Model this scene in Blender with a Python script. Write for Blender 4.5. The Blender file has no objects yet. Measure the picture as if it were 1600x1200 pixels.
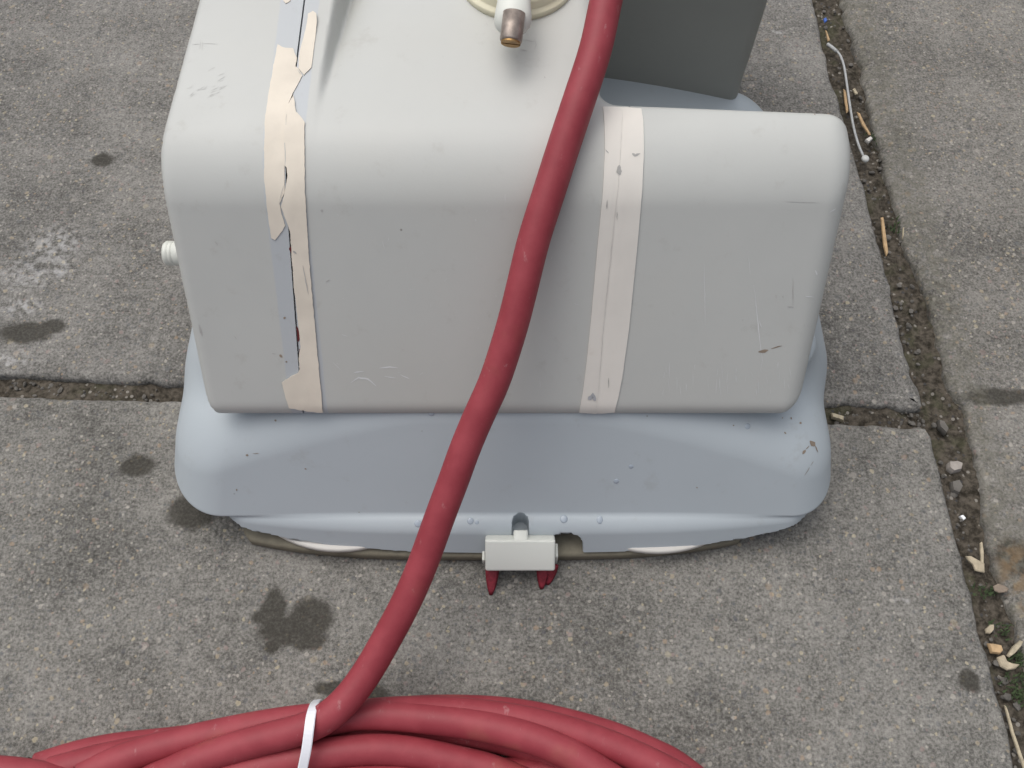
import bpy, bmesh, math, random
import numpy as np
from mathutils import Vector, Matrix, noise as mnoise
from mathutils.geometry import delaunay_2d_cdt

random.seed(7)
rng = np.random.default_rng(7)
S = bpy.context.scene
COL = S.collection

# ------------------------------------------------------------------ camera
F = 1400.0                      # focal length in photo pixels (1600 wide)
PITCH = math.radians(61.3)      # below the horizon
CAMH = 0.5
SP, CP = math.sin(PITCH), math.cos(PITCH)
cam_d = bpy.data.cameras.new("camera")
cam = bpy.data.objects.new("camera", cam_d)
COL.objects.link(cam)
cam_d.sensor_width = 36.0
cam_d.lens = 36.0 * F / 1600.0
cam_d.clip_start = 0.01
cam_d.clip_end = 100.0
cam.location = (0, 0, CAMH)
cam.rotation_euler = (math.pi / 2 - PITCH, 0, 0)
S.camera = cam

# ------------------------------------------------------------------ light: overcast sky
SUN_EL, SUN_AZ = math.radians(70), math.radians(-50)     # azimuth from +Y towards +X
w = bpy.data.worlds.new("World")
S.world = w
w.use_nodes = True
wn = w.node_tree
wn.nodes.clear()
sky = wn.nodes.new("ShaderNodeTexSky")
sky.sky_type = 'NISHITA'
sky.sun_disc = False
sky.sun_elevation = SUN_EL
sky.sun_rotation = SUN_AZ
sky.air_density = 1.0
sky.dust_density = 6.0
sky.ozone_density = 1.0
hs = wn.nodes.new("ShaderNodeHueSaturation")
hs.inputs['Saturation'].default_value = 0.42
bg = wn.nodes.new("ShaderNodeBackground")
bg.inputs['Strength'].default_value = 0.15
wo = wn.nodes.new("ShaderNodeOutputWorld")
wn.links.new(sky.outputs[0], hs.inputs['Color'])
wn.links.new(hs.outputs[0], bg.inputs[0])
wn.links.new(bg.outputs[0], wo.inputs[0])
sd = bpy.data.lights.new("sun", 'SUN')
sd.energy = 1.3
sd.angle = math.radians(80)
sd.color = (1.0, 0.985, 0.95)
sun = bpy.data.objects.new("sun", sd)
COL.objects.link(sun)
sdir = Vector((math.sin(SUN_AZ) * math.cos(SUN_EL), math.cos(SUN_AZ) * math.cos(SUN_EL), math.sin(SUN_EL)))
sun.rotation_euler = sdir.to_track_quat('Z', 'Y').to_euler()
S.view_settings.view_transform = 'Standard'
S.view_settings.look = 'None'
S.view_settings.gamma = 1.0
S.view_settings.exposure = -0.19

# ------------------------------------------------------------------ pixel helpers
def ray(px, py):
    a = (px - 800.0) / F
    b = -(py - 600.0) / F
    return np.array([a, CP + b * SP, -SP + b * CP])

def at_z(px, py, z=0.0):
    d = ray(px, py)
    return np.array([0, 0, CAMH]) + d * ((z - CAMH) / d[2])

def at_d(px, py, d):
    return np.array([0, 0, CAMH]) + ray(px, py) * d

# ------------------------------------------------------------------ object helpers
def link(name, me, mat=None, parent=None):
    o = bpy.data.objects.new(name, me)
    COL.objects.link(o)
    if mat is not None and me is not None:
        me.materials.append(mat)
    if parent is not None:
        o.parent = parent
        o.matrix_parent_inverse = Matrix.Translation(-root_loc(parent))
    return o

def root_loc(o):
    v = Vector(o.location)
    return v if o.parent is None else Vector((0, 0, 0)) + o["_w"] if "_w" in o else v

def mesh_from(name, verts, faces, smooth=True):
    me = bpy.data.meshes.new(name)
    me.from_pydata([tuple(v) for v in verts], [], [tuple(int(i) for i in f) for f in faces])
    me.update()
    if smooth:
        me.polygons.foreach_set("use_smooth", np.ones(len(me.polygons), dtype=bool))
    return me

def tag(o, label=None, cat=None, group=None, kind=None):
    if label: o["label"] = label
    if cat: o["category"] = cat
    if group: o["group"] = group
    if kind: o["kind"] = kind
    return o

def empty(name, loc, label, cat, group=None):
    o = bpy.data.objects.new(name, None)
    COL.objects.link(o)
    o.location = loc
    o.empty_display_size = 0.02
    return tag(o, label, cat, group)

# ------------------------------------------------------------------ sdf tools
def rmax(a, b, r):
    return np.minimum(-r, np.maximum(a, b)) + np.hypot(np.maximum(a + r, 0), np.maximum(b + r, 0))

def rmin(a, b, r):
    return -rmax(-a, -b, r)

def sdf_mesh(f, xs, ys, zs):
    X, Y, Z = np.meshgrid(xs, ys, zs, indexing='ij')
    V = f(X, Y, Z)
    sg = V < 0
    nx, ny, nz = V.shape
    cnt = np.zeros((nx - 1, ny - 1, nz - 1), np.int32)
    acc = np.zeros((nx - 1, ny - 1, nz - 1, 3))
    num = np.zeros((nx - 1, ny - 1, nz - 1))
    def sl(dx, dy, dz):
        return (slice(dx, nx - 1 + dx), slice(dy, ny - 1 + dy), slice(dz, nz - 1 + dz))
    for c in [(i, j, k) for i in (0, 1) for j in (0, 1) for k in (0, 1)]:
        for ax in range(3):
            if c[ax] == 1: continue
            e = list(c); e[ax] = 1
            s0, s1 = sl(*c), sl(*e)
            m = sg[s0] != sg[s1]
            v0, v1 = V[s0], V[s1]
            t = np.where(m, v0 / np.where(m, v0 - v1, 1), 0)
            for a, P in enumerate((X, Y, Z)):
                acc[..., a] += np.where(m, P[s0] + t * (P[s1] - P[s0]), 0)
            num += m
    act = num > 0
    idx = -np.ones(act.shape, np.int64)
    idx[act] = np.arange(act.sum())
    P = acc[act] / num[act][:, None]
    e = 1.5e-4
    def grad(P):
        g = np.empty_like(P)
        for a in range(3):
            q = P.copy(); q[:, a] += e
            r = P.copy(); r[:, a] -= e
            g[:, a] = (f(*q.T) - f(*r.T)) / (2 * e)
        return g
    P0 = P.copy()
    for _ in range(4):
        g = grad(P)
        v = f(*P.T)
        st = (v / np.maximum((g * g).sum(1), 0.05))[:, None] * g
        L = np.linalg.norm(st, axis=1, keepdims=True)
        st *= np.minimum(1, 0.0015 / np.maximum(L, 1e-9))
        P = P - st
    faces = []
    for ax in range(3):
        o1, o2 = [(1, 2), (2, 0), (0, 1)][ax]
        s0 = [slice(None)] * 3; s1 = [slice(None)] * 3
        s0[ax] = slice(0, -1); s1[ax] = slice(1, None)
        a, b = sg[tuple(s0)], sg[tuple(s1)]
        ii = np.argwhere(a != b)
        n = np.array([nx, ny, nz])
        ok = (ii[:, o1] > 0) & (ii[:, o2] > 0) & (ii[:, o1] < n[o1] - 1) & (ii[:, o2] < n[o2] - 1)
        ii = ii[ok]
        ins = a[tuple(ii.T)]
        q = []
        for d1, d2 in ((-1, -1), (0, -1), (0, 0), (-1, 0)):
            c = ii.copy(); c[:, o1] += d1; c[:, o2] += d2
            q.append(idx[tuple(c.T)])
        q = np.stack(q, 1)
        q[~ins] = q[~ins][:, ::-1]
        faces.append(q)
    faces = np.concatenate(faces)
    return P, faces, grad

def sdf_object(name, f, xs, ys, zs, mat, parent, cuts=None):
    P, faces, grad = sdf_mesh(f, xs, ys, zs)
    me = mesh_from(name, P, faces)
    g = grad(P)
    g /= np.maximum(np.linalg.norm(g, axis=1, keepdims=True), 1e-9)
    if cuts:
        bm = bmesh.new(); bm.from_mesh(me)
        for co, no in cuts:          # keep the side the normal points away from
            bmesh.ops.bisect_plane(bm, geom=bm.verts[:] + bm.edges[:] + bm.faces[:], plane_co=co, plane_no=no, clear_outer=True, dist=1e-6)
            bnd = [e for e in bm.edges if e.is_boundary and all(abs((v.co - Vector(co)).dot(Vector(no))) < 1e-5 for v in e.verts)]
            vs = {v for e in bnd for v in e.verts}
            pts = np.array([v.co[:] for v in vs])
            gg = grad(pts); gg /= np.maximum(np.linalg.norm(gg, axis=1, keepdims=True), 1e-9)
            inner = {}
            top = {}
            for v, n in zip(list(vs), gg):
                n = Vector(n) - Vector(no) * Vector(n).dot(Vector(no))
                top[v] = bm.verts.new(v.co)
                inner[v] = bm.verts.new(v.co - n.normalized() * 0.006)
            for e in bnd:
                a, b = e.verts
                try: bm.faces.new((top[a], top[b], inner[b], inner[a]))
                except ValueError: pass
        bm.normal_update()
        for fc in bm.faces: fc.smooth = True
        bm.to_mesh(me); bm.free(); me.update()
        P = np.empty(len(me.vertices) * 3); me.vertices.foreach_get("co", P); P = P.reshape(-1, 3)
        g = grad(P); g /= np.maximum(np.linalg.norm(g, axis=1, keepdims=True), 1e-9)
    else:
        me.normals_split_custom_set_from_vertices([tuple(n) for n in g])
    return link(name, me, mat, parent)

def lin(a, b, step):
    return np.linspace(a, b, max(2, int(round((b - a) / step)) + 1))

def axis(*seg):
    """seg: (start, end, step) pieces joined into one coordinate list"""
    out = [lin(*seg[0])]
    for s in seg[1:]:
        out.append(lin(*s)[1:])
    return np.concatenate(out)

# ------------------------------------------------------------------ materials
class NT:
    def __init__(self, name):
        self.m = bpy.data.materials.new(name)
        self.m.use_nodes = True
        self.t = self.m.node_tree
        self.b = self.t.nodes["Principled BSDF"]
        self.tc = self.t.nodes.new("ShaderNodeTexCoord")
        self.P = self.tc.outputs["Object"]
    def set(self, **k):
        for n, v in k.items():
            n = n.replace('_', ' ')
            if hasattr(v, 'links') or hasattr(v, 'is_linked'): self.t.links.new(v, self.b.inputs[n])
            else: self.b.inputs[n].default_value = v
    def put(self, sock, v):
        if hasattr(v, 'is_linked'): self.t.links.new(v, sock)
        else:
            if sock.type == 'RGBA' and len(v) == 3: v = (*v, 1)
            sock.default_value = v
    def math(self, op, a, b=0.0, c=0.0, clamp=False):
        n = self.t.nodes.new("ShaderNodeMath"); n.operation = op; n.use_clamp = clamp
        self.put(n.inputs[0], a); self.put(n.inputs[1], b); self.put(n.inputs[2], c)
        return n.outputs[0]
    def vmath(self, op, a, b):
        n = self.t.nodes.new("ShaderNodeVectorMath"); n.operation = op
        self.put(n.inputs[0], a)
        if op == 'SCALE': self.put(n.inputs[3], b)
        else: self.put(n.inputs[1], b)
        return n.outputs[1] if op in ('DISTANCE', 'LENGTH', 'DOT_PRODUCT') else n.outputs[0]
    def noise(self, scale, detail=2.0, rough=0.5, vec=None, out=0, dist=0.0):
        n = self.t.nodes.new("ShaderNodeTexNoise")
        n.inputs['Scale'].default_value = scale; n.inputs['Detail'].default_value = detail
        n.inputs['Roughness'].default_value = rough; n.inputs['Distortion'].default_value = dist
        self.t.links.new(vec or self.P, n.inputs['Vector'])
        return n.outputs[out]
    def voro(self, scale, out='Distance', vec=None, rnd=1.0):
        n = self.t.nodes.new("ShaderNodeTexVoronoi")
        n.inputs['Scale'].default_value = scale; n.inputs['Randomness'].default_value = rnd
        self.t.links.new(vec or self.P, n.inputs['Vector'])
        return n.outputs[out]
    def mix(self, f, a, b, mode='MIX'):
        n = self.t.nodes.new("ShaderNodeMix"); n.data_type = 'RGBA'; n.blend_type = mode
        self.put(n.inputs[0], f); self.put(n.inputs[6], a); self.put(n.inputs[7], b)
        return n.outputs[2]
    def ss(self, v, lo, hi, o0=0.0, o1=1.0):
        n = self.t.nodes.new("ShaderNodeMapRange"); n.interpolation_type = 'SMOOTHSTEP'
        self.put(n.inputs[0], v)
        n.inputs[1].default_value = lo; n.inputs[2].default_value = hi
        n.inputs[3].default_value = o0; n.inputs[4].default_value = o1
        return n.outputs[0]
    def sep(self, v):
        n = self.t.nodes.new("ShaderNodeSeparateXYZ"); self.t.links.new(v, n.inputs[0])
        return n.outputs
    def scalev(self, sx, sy, sz, vec=None):
        return self.vmath('MULTIPLY', vec or self.P, (sx, sy, sz))
    def bump(self, h, strength=0.3, dist=0.001):
        n = self.t.nodes.new("ShaderNodeBump")
        n.inputs['Strength'].default_value = strength; n.inputs['Distance'].default_value = dist
        self.t.links.new(h, n.inputs['Height'])
        self.t.links.new(n.outputs[0], self.b.inputs['Normal'])

def srgb(r, g, b):
    f = lambda c: (c / 255 / 12.92) if c / 255 <= 0.04045 else ((c / 255 + 0.055) / 1.055) ** 2.4
    return (f(r), f(g), f(b))

# stains lying in the concrete: centre pixel -> ground, radii in metres
def gp(px, py): 
    p = at_z(px, py); return (float(p[0]), float(p[1]))

DARK = [(40, 520, .019, .008), (80, 512, .010, .006), (215, 728, .011, .0075), (205, 725, .006, .005), (300, 800, .015, .011), (318, 790, .010, .008),
        (426, 955, .0078, .0120), (414, 964, .0075, .0050), (486, 966, .0125, .0115), (450, 986, .0170, .0085), (480, 998, .0105, .0070), (424, 1010, .0045, .0035),
        (520, 1075, .010, .004), (575, 1085, .010, .005), (1515, 1065, .0055, .0065), (160, 250, .008, .006), (1560, 620, .022, .006), (1585, 870, .01, .012)]
PALE = [(85, 385, .017, .014), (40, 430, .016, .010), (10, 565, .014, .006), (95, 420, .008, .007), (1410, 938, .004, .0015), (30, 480, .012, .006), (1210, 50, .006, .002)]

def concrete(name, tint=(1, 1, 1), aggr=1.0, shift=(0, 0, 0), edge=False):
    n = NT(name)
    P0 = n.P
    Pn = n.vmath('ADD', P0, shift)
    g1 = n.noise(600, 4, 0.75, Pn)                 # cement grain
    g2 = n.noise(190, 4, 0.6, Pn)
    g3 = n.noise(22, 3, 0.55, Pn)
    g4 = n.noise(5.5, 3, 0.5, Pn)
    v = n.math('MULTIPLY_ADD', n.math('SUBTRACT', g1, 0.5), 1.9, 0.5)
    v = n.math('MULTIPLY_ADD', n.math('SUBTRACT', g2, 0.5), 0.85, v)
    v = n.math('MULTIPLY_ADD', n.math('SUBTRACT', g3, 0.5), 0.5, v)
    v = n.math('MULTIPLY_ADD', n.math('SUBTRACT', g4, 0.5), 0.6, v)
    base = n.mix(n.ss(v, -0.06, 1.10), tuple(t * c for t, c in zip(tint, (.060, .058, .053))), tuple(t * c for t, c in zip(tint, (.310, .299, .278))))
    # aggregate: three sizes of stone showing at the worn face
    jit = n.vmath('ADD', Pn, n.vmath('SCALE', n.noise(300, 2, 0.5, Pn, 1), 0.0022))
    for sc, lo, thr, st in ((150, 0.30, 0.975, 0.32), (270, 0.34, 0.89, 0.48), (470, 0.36, 0.82, 0.50)):
        d = n.voro(sc, 'Distance', jit)
        c = n.voro(sc, 'Color', jit)
        r, g, b = n.sep(c)[:3]
        m = n.math('MULTIPLY', n.ss(d, lo + .10, lo - 0.06), n.ss(r, thr - aggr * .06, thr - aggr * .06 + 0.03))
        m = n.math('MULTIPLY', m, st)
        ramp = n.t.nodes.new("ShaderNodeValToRGB")
        ramp.color_ramp.interpolation = 'CONSTANT'
        els = [(0, (.085, .09, .10)), (.30, (.13, .13, .125)), (.46, (.40, .33, .22)), (.58, (.36, .26, .17)), (.66, (.30, .22, .20)), (.74, (.46, .43, .38)), (.86, (.11, .12, .13)), (.93, (.5, .44, .30))]
        for i, (p, col) in enumerate(els):
            e = ramp.color_ramp.elements[i] if i < 2 else ramp.color_ramp.elements.new(p)
            e.position = p; e.color = (*col, 1)
        n.t.links.new(g, ramp.inputs[0])
        base = n.mix(m, base, ramp.outputs[0])
    # dark pits
    pit = n.noise(260, 2, 0.5, n.vmath('ADD', Pn, (3.1, 1.7, 0.4)))
    pm = n.ss(pit, 0.66, 0.74)
    base = n.mix(n.math('MULTIPLY', pm, 0.35), base, (.05, .05, .048))
    # stains
    wob = n.vmath('ADD', P0, n.vmath('SCALE', n.vmath('SUBTRACT', n.noise(110, 4, 0.65, None, 1), (.5, .5, .5)), 0.0068))
    def blob(lst, soft):
        tot = None
        for (px, py, rx, ry) in lst:
            cx, cy = gp(px, py)
            q = n.vmath('MULTIPLY', n.vmath('SUBTRACT', wob, (cx, cy, 0)), (1 / rx, 1 / ry, 0))
            m = n.ss(n.vmath('LENGTH', q, (0, 0, 0)), 1.0 + soft, 1.0 - soft)
            tot = m if tot is None else n.math('MAXIMUM', tot, m)
        return tot
    dk = n.math('MULTIPLY', blob(DARK, .28), n.ss(g1, 0.15, 0.85, 1.0, 0.82))
    pl = n.math('MULTIPLY', blob(PALE, .75), n.ss(g2, 0.40, 0.62))
    base = n.mix(n.math('MULTIPLY', dk, 0.92), base, (.038, .035, .028))
    base = n.mix(n.math('MULTIPLY', pl, 0.42), base, (.52, .52, .52))
    if edge:      # lichen and silt along the joint, a rusty patch lower down
        x = n.sep(P0)[0]
        xw = n.math('ADD', x, n.math('MULTIPLY', n.math('SUBTRACT', n.noise(42, 4, .65), .5), .030))
        m = n.math('MULTIPLY', n.ss(xw, .310, .288), n.ss(n.noise(150, 3, .6), .36, .58))
        base = n.mix(n.math('MULTIPLY', m, .55), base, n.mix(n.ss(n.noise(300, 3, .6), .4, .6), (.085, .080, .058), (.17, .163, .135)))
        cx, cy = gp(1592, 900)
        q = n.vmath('MULTIPLY', n.vmath('SUBTRACT', wob, (cx, cy, 0)), (1 / .011, 1 / .024, 0))
        m = n.math('MULTIPLY', n.ss(n.vmath('LENGTH', q, (0, 0, 0)), 1.25, .5), n.ss(n.noise(120, 3, .6), .38, .6))
        base = n.mix(n.math('MULTIPLY', m, .62), base, (.20, .135, .075))
    n.set(Base_Color=base, Roughness=0.88, Specular_IOR_Level=0.25)
    h = n.math('ADD', n.math('MULTIPLY', g1, 0.6), n.math('MULTIPLY', g2, 0.6))
    h = n.math('SUBTRACT', h, n.math('MULTIPLY', pm, 0.5))
    n.bump(h, 0.55, 0.0012)
    return n.m

def dirt_mat():
    n = NT("joint_dirt")
    g = n.noise(260, 4, 0.65); g2 = n.noise(45, 3, 0.6)
    c = n.mix(n.ss(g, .3, .72), (.028, .024, .018), (.118, .102, .082))
    c = n.mix(n.math('MULTIPLY', n.ss(g2, .52, .68), 0.5), c, (.075, .078, .045))
    vc = n.voro(330, 'Color'); r, gg, b = n.sep(vc)[:3]
    m = n.math('MULTIPLY', n.ss(n.voro(330), .42, .30), n.ss(r, .78, .82))
    c = n.mix(n.math('MULTIPLY', m, .7), c, n.mix(n.ss(gg, .4, .6), (.30, .28, .25), (.06, .06, .065)))
    n.set(Base_Color=c, Roughness=.95, Specular_IOR_Level=.15)
    n.bump(g, .8, .002)
    return n.m

def plastic(name, col, rough=.42, mottle=.06, blue_seam=False, dirt=.0, spec=.5):
    n = NT(name)
    a = n.noise(18, 4, .6); b = n.noise(900, 2, .5); d = n.noise(60, 5, .7)
    k = n.math('ADD', 1 - mottle, n.math('MULTIPLY', a, 2 * mottle))
    c = n.mix(1.0, col, n.vmath('SCALE', (1, 1, 1), k) if False else col)
    comb = n.t.nodes.new("ShaderNodeCombineXYZ")
    for i in range(3): n.t.links.new(k, comb.inputs[i])
    c = n.mix(1.0, col, comb.outputs[0], 'MULTIPLY')
    if blue_seam:
        x, y, z = n.sep(n.P)[:3]
        xx = n.math('ADD', x, n.math('MULTIPLY', n.math('SUBTRACT', n.noise(70, 3, .6), .5), .0012))
        m = n.math('MULTIPLY', n.ss(xx, -.1158, -.1146), n.ss(xx, -.0955, -.0965))
        c = n.mix(n.math('MULTIPLY', m, .62), c, (.435, .472, .515))
        # faint brownish grime in patches and along the lower edge of the face
        gr = n.ss(n.noise(9, 3, .5), .45, .75)
        c = n.mix(n.math('MULTIPLY', gr, .16), c, (.33, .30, .24))
    if dirt:
        sp = n.voro(210, 'Distance'); spc = n.sep(n.voro(210, 'Color'))[0]
        m = n.math('MULTIPLY', n.ss(sp, .16, .07), n.ss(spc, 1 - dirt, 1 - dirt + .01))
        c = n.mix(n.math('MULTIPLY', m, .75), c, (.10, .08, .06))
        c = n.mix(n.math('MULTIPLY', n.ss(d, .58, .74), .15), c, (.22, .19, .15))
    r = n.math('ADD', rough - .06, n.math('MULTIPLY', d, .12))
    n.set(Base_Color=c, Roughness=r, Specular_IOR_Level=spec)
    n.bump(n.math('ADD', b, n.math('MULTIPLY', n.noise(240, 2, .5), .5)), .06, .0004)
    return n.m

def cable_mat():
    n = NT("red_rubber")
    d = n.noise(55, 4, .65); f = n.noise(700, 3, .6)
    c = n.mix(n.ss(d, .3, .75), (.255, .034, .046), (.315, .050, .064))
    sc = n.noise(1, 4, .7, n.scalev(160, 60, 160))
    c = n.mix(n.math('MULTIPLY', n.ss(sc, .62, .78), .38), c, (.55, .36, .36))
    c = n.mix(n.math('MULTIPLY', n.ss(n.noise(30, 3, .6), .58, .74), .30), c, (.30, .10, .07))
    n.set(Base_Color=c, Roughness=n.math('ADD', .44, n.math('MULTIPLY', d, .2)), Specular_IOR_Level=.36)
    n.bump(f, .10, .0005)
    return n.m

def simple(name, col, rough=.6, var=.12, scale=120, metal=0.0, spec=.4, bump=.1):
    n = NT(name)
    a = n.noise(scale, 4, .6)
    c = n.mix(n.ss(a, .25, .75), tuple(x * (1 - var) for x in col), tuple(min(1, x * (1 + var)) for x in col))
    n.set(Base_Color=c, Roughness=rough, Metallic=metal, Specular_IOR_Level=spec)
    n.bump(a, bump, .0006)
    return n.m

def tape_mat(name, col, dirty):
    n = NT(name)
    a = n.noise(40, 4, .6)
    cr = n.noise(1, 3, .6, n.scalev(700, 90, 90))
    c = n.mix(n.ss(a, .3, .75), col, tuple(x * dirty for x in col))
    st = n.ss(n.noise(33, 4, .7, n.vmath('ADD', n.P, (4, 2, 1))), .62, .80)
    c = n.mix(n.math('MULTIPLY', st, .35), c, (.42, .30, .20))
    n.set(Base_Color=c, Roughness=.62, Specular_IOR_Level=.3)
    n.bump(n.math('ADD', n.math('MULTIPLY', cr, .5), a), .12, .0005)
    return n.m

M_SLAB = [concrete("concrete_back"), concrete("concrete_front", (1.0, 1.0, .985), shift=(5, 3, 0)), concrete("concrete_right", (1.0, .99, .97), 2.0, (9, 1, 0), True), concrete("concrete_side", shift=(2, 8, 0))]
M_DIRT = dirt_mat()
M_BODY = plastic("grey_plastic", (.497, .507, .486), .46, .075, True, .008)
M_BASE = plastic("blue_grey_plastic", (.420, .465, .494), .46, .05, False, .02)
M_TANK = plastic("shaded_grey_plastic", (.265, .265, .24), .55, .08)  # grey plastic, darkened to put part of the slot's shade into the colour
M_CREAM = plastic("cream_plastic", (.655, .67, .62), .38, .03)
M_YELLOWED = plastic("yellowed_plastic", (.76, .72, .54), .35, .06)
M_WHITE = plastic("white_plastic", (.82, .83, .84), .35, .02)
M_DISC = plastic("dull_white_plastic", (.56, .545, .51), .5, .06)
M_TIE = plastic("white_nylon", (.80, .81, .86), .35, .02)
M_RING = simple("olive_rubber", (.17, .155, .115), .7, .2)
M_CABLE = cable_mat()
M_TAPE_A = tape_mat("aged_masking_tape", (.75, .685, .585), .88)
M_TAPE_B = tape_mat("pale_masking_tape", (.735, .705, .65), .94)
M_BRISTLE = simple("red_bristle", (.20, .018, .030), .6, .3, 500)
M_STEEL = simple("tarnished_steel", (.33, .28, .245), .46, .3, 220, .6)
M_BRASS = simple("worn_brass", (.36, .22, .09), .42, .3, 260, .8)
M_DARK = simple("dark_mark", (.42, .415, .40), .7)
M_SEAMDARK = simple("seam_shadow", (.03, .03, .03), .8)
M_RUST = simple("red_brown_stain", (.12, .02, .02), .5)
M_SCRATCH = simple("scratch_white", (.62, .63, .63), .6, .05)
M_DIRTMARK = simple("brown_dirt", (.25, .20, .155), .8, .2)
M_WOOD = simple("pale_wood", (.42, .365, .26), .75, .2, 300)
M_WOOD2 = simple("tan_wood", (.45, .31, .17), .7, .2, 300)
M_HUSK = simple("dry_husk", (.42, .36, .26), .8, .25, 200)
M_PEB = simple("grey_pebble", (.12, .112, .10), .85, .35, 90)
M_MOSS = simple("green_moss", (.05, .075, .032), .9, .4, 400)
M_BLUE = simple("blue_fleck", (.05, .12, .42), .5)

# water drops: they show the wet plastic under them
mw = plastic("water", (.36, .41, .465), .06, .02, spec=.6)

# ------------------------------------------------------------------ pavement
def fbm(x, y, s, seed=0.0):
    return mnoise.fractal(Vector((x * s + seed, y * s - seed, seed * .37)), 0.9, 2.1, 4)

def bed_mesh():
    verts, faces = [], []
    def grid(x0, x1, y0, y1, st, z0, amp):
        nx = int((x1 - x0) / st) + 1; ny = int((y1 - y0) / st) + 1
        b = len(verts)
        for j in range(ny):
            for i in range(nx):
                x = x0 + (x1 - x0) * i / (nx - 1); y = y0 + (y1 - y0) * j / (ny - 1)
                verts.append((x, y, z0 + amp * fbm(x, y, 90) + amp * 1.2 * fbm(x, y, 25, 3)))
        for j in range(ny - 1):
            for i in range(nx - 1):
                a = b + j * nx + i
                faces.append((a, a + 1, a + nx + 1, a + nx))
    grid(.235, .345, -.02, .70, .0025, -.0062, .0026)
    grid(-.50, .240, .236, .335, .0025, -.0055, .0016)
    b = len(verts)
    verts.extend([(-3, -3, -.03), (3, -3, -.03), (3, 3, -.03), (-3, 3, -.03)])
    faces.append((b, b + 1, b + 2, b + 3))
    return mesh_from("pavement", verts, faces)
pave = link("pavement", bed_mesh(), M_DIRT)
tag(pave, kind="structure")

def resample(pts, step):
    out = []
    for a, b in zip(pts[:-1], pts[1:]):
        a, b = np.array(a, float), np.array(b, float)
        n = max(1, int(np.linalg.norm(b - a) / step))
        for k in range(n): out.append(a + (b - a) * k / n)
    return out

def slab(pts, mat, amp, seed, rim=.0026, h=.045):
    """pts: closed ground outline, counter-clockwise; edges worn and slightly ragged"""
    P = resample(list(pts) + [pts[0]], .0035)
    P = [p for p in P]
    n = len(P)
    A = np.array(P)
    T = np.roll(A, -1, 0) - np.roll(A, 1, 0)
    N = np.stack([T[:, 1], -T[:, 0]], 1); N /= np.maximum(np.linalg.norm(N, axis=1, keepdims=True), 1e-9)
    off = np.array([amp * (fbm(p[0], p[1], 60, seed) + 1.3 * fbm(p[0], p[1], 16, seed + 4)) - amp * 1.6 * max(0, fbm(p[0], p[1], 38, seed + 9) - .25) * 3 for p in P])
    A = A + N * off[:, None]
    rings = []
    prof = [(-2.6, 0.0), (-1.3, -.10), (-.5, -.42), (0, -1.0), (.1, -2.2)]
    jr = np.array([1 + .6 * fbm(p[0], p[1], 80, seed + 2) for p in P])
    verts, faces = [], []
    for (o, z) in prof:
        R = A + N * (o * rim * jr)[:, None]
        rings.append(len(verts))
        verts += [(x, y, z * rim * (1 if z > -.05 else float(j))) for (x, y), j in zip(R, jr)]
    R = A + N * (.2 * rim)
    rings.append(len(verts))
    verts += [(x, y, -h) for x, y in R]
    for r0, r1 in zip(rings[:-1], rings[1:]):
        for i in range(n):
            j = (i + 1) % n
            faces.append((r0 + i, r1 + i, r1 + j, r0 + j))
    faces.append(tuple(range(rings[0], rings[0] + n)))
    me = mesh_from("paving_slab", verts, faces)
    bm = bmesh.new(); bm.from_mesh(me)
    big = [f for f in bm.faces if len(f.verts) > 4]
    bmesh.ops.triangulate(bm, faces=big)
    bmesh.ops.recalc_face_normals(bm, faces=bm.faces[:])
    bm.to_mesh(me); bm.free()
    return link("paving_slab", me, mat, pave)

g2 = lambda *L: [at_z(a, b)[:2] for a, b in L]
def ext(p, q, t):     # continue from p past q by t metres
    d = (q - p) / np.linalg.norm(q - p); return q + d * t

back_front = [np.array([-.5, at_z(-40, 585)[1] + .006])] + g2((-40, 585), (0, 586), (130, 592), (265, 600), (700, 612), (1300, 634), (1425, 637))
back_right = g2((1442, 634), (1430, 588), (1415, 550), (1404, 495), (1390, 438), (1372, 366), (1352, 300), (1335, 240), (1318, 185), (1297, 113), (1285, 58), (1272, 0), (1262, -50))
slab(back_front + back_right + [np.array([.262, 1.3]), np.array([-.50, 1.28])], M_SLAB[0], .0009, 1.3)
fr_back = g2((1447, 668), (1300, 661), (700, 643), (265, 626), (0, 618), (-40, 617)) + [np.array([-.5, at_z(-40, 617)[1] + .006])]
fr_right = g2((1588, 1202), (1575, 1140), (1560, 1080), (1545, 1020), (1528, 972), (1517, 920), (1508, 886), (1492, 828), (1480, 775), (1470, 738), (1458, 682))
slab([np.array([-.50, -.55]), np.array([.262, -.55])] + fr_right + fr_back, M_SLAB[1], .0008, 2.2)
rt_left = g2((1600, 1040), (1588, 985), (1572, 930), (1553, 885), (1545, 840), (1536, 790), (1529, 740), (1522, 690), (1510, 640), (1487, 605), (1474, 555), (1462, 510), (1449, 460), (1434, 420), (1415, 385), (1396, 300), (1375, 240), (1362, 190), (1348, 120), (1336, 75), (1323, 40), (1312, 0), (1300, -50))
slab([np.array([1.2, -.55]), np.array([1.2, 1.3]), np.array([.31, 1.3])] + rt_left[::-1] + [np.array([.288, -.1]), np.array([.29, -.55])], M_SLAB[2], .0016, 5.1, .0034)
slab([np.array([-1.3, .345]), np.array([-.525, .318]), np.array([-.525, 1.3]), np.array([-1.3, 1.3])], M_SLAB[3], .0009, 7.7)
slab([np.array([-1.3, -.55]), np.array([-.525, -.55]), np.array([-.525, .295]), np.array([-1.3, .32])], M_SLAB[3], .0009, 8.8)

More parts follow.
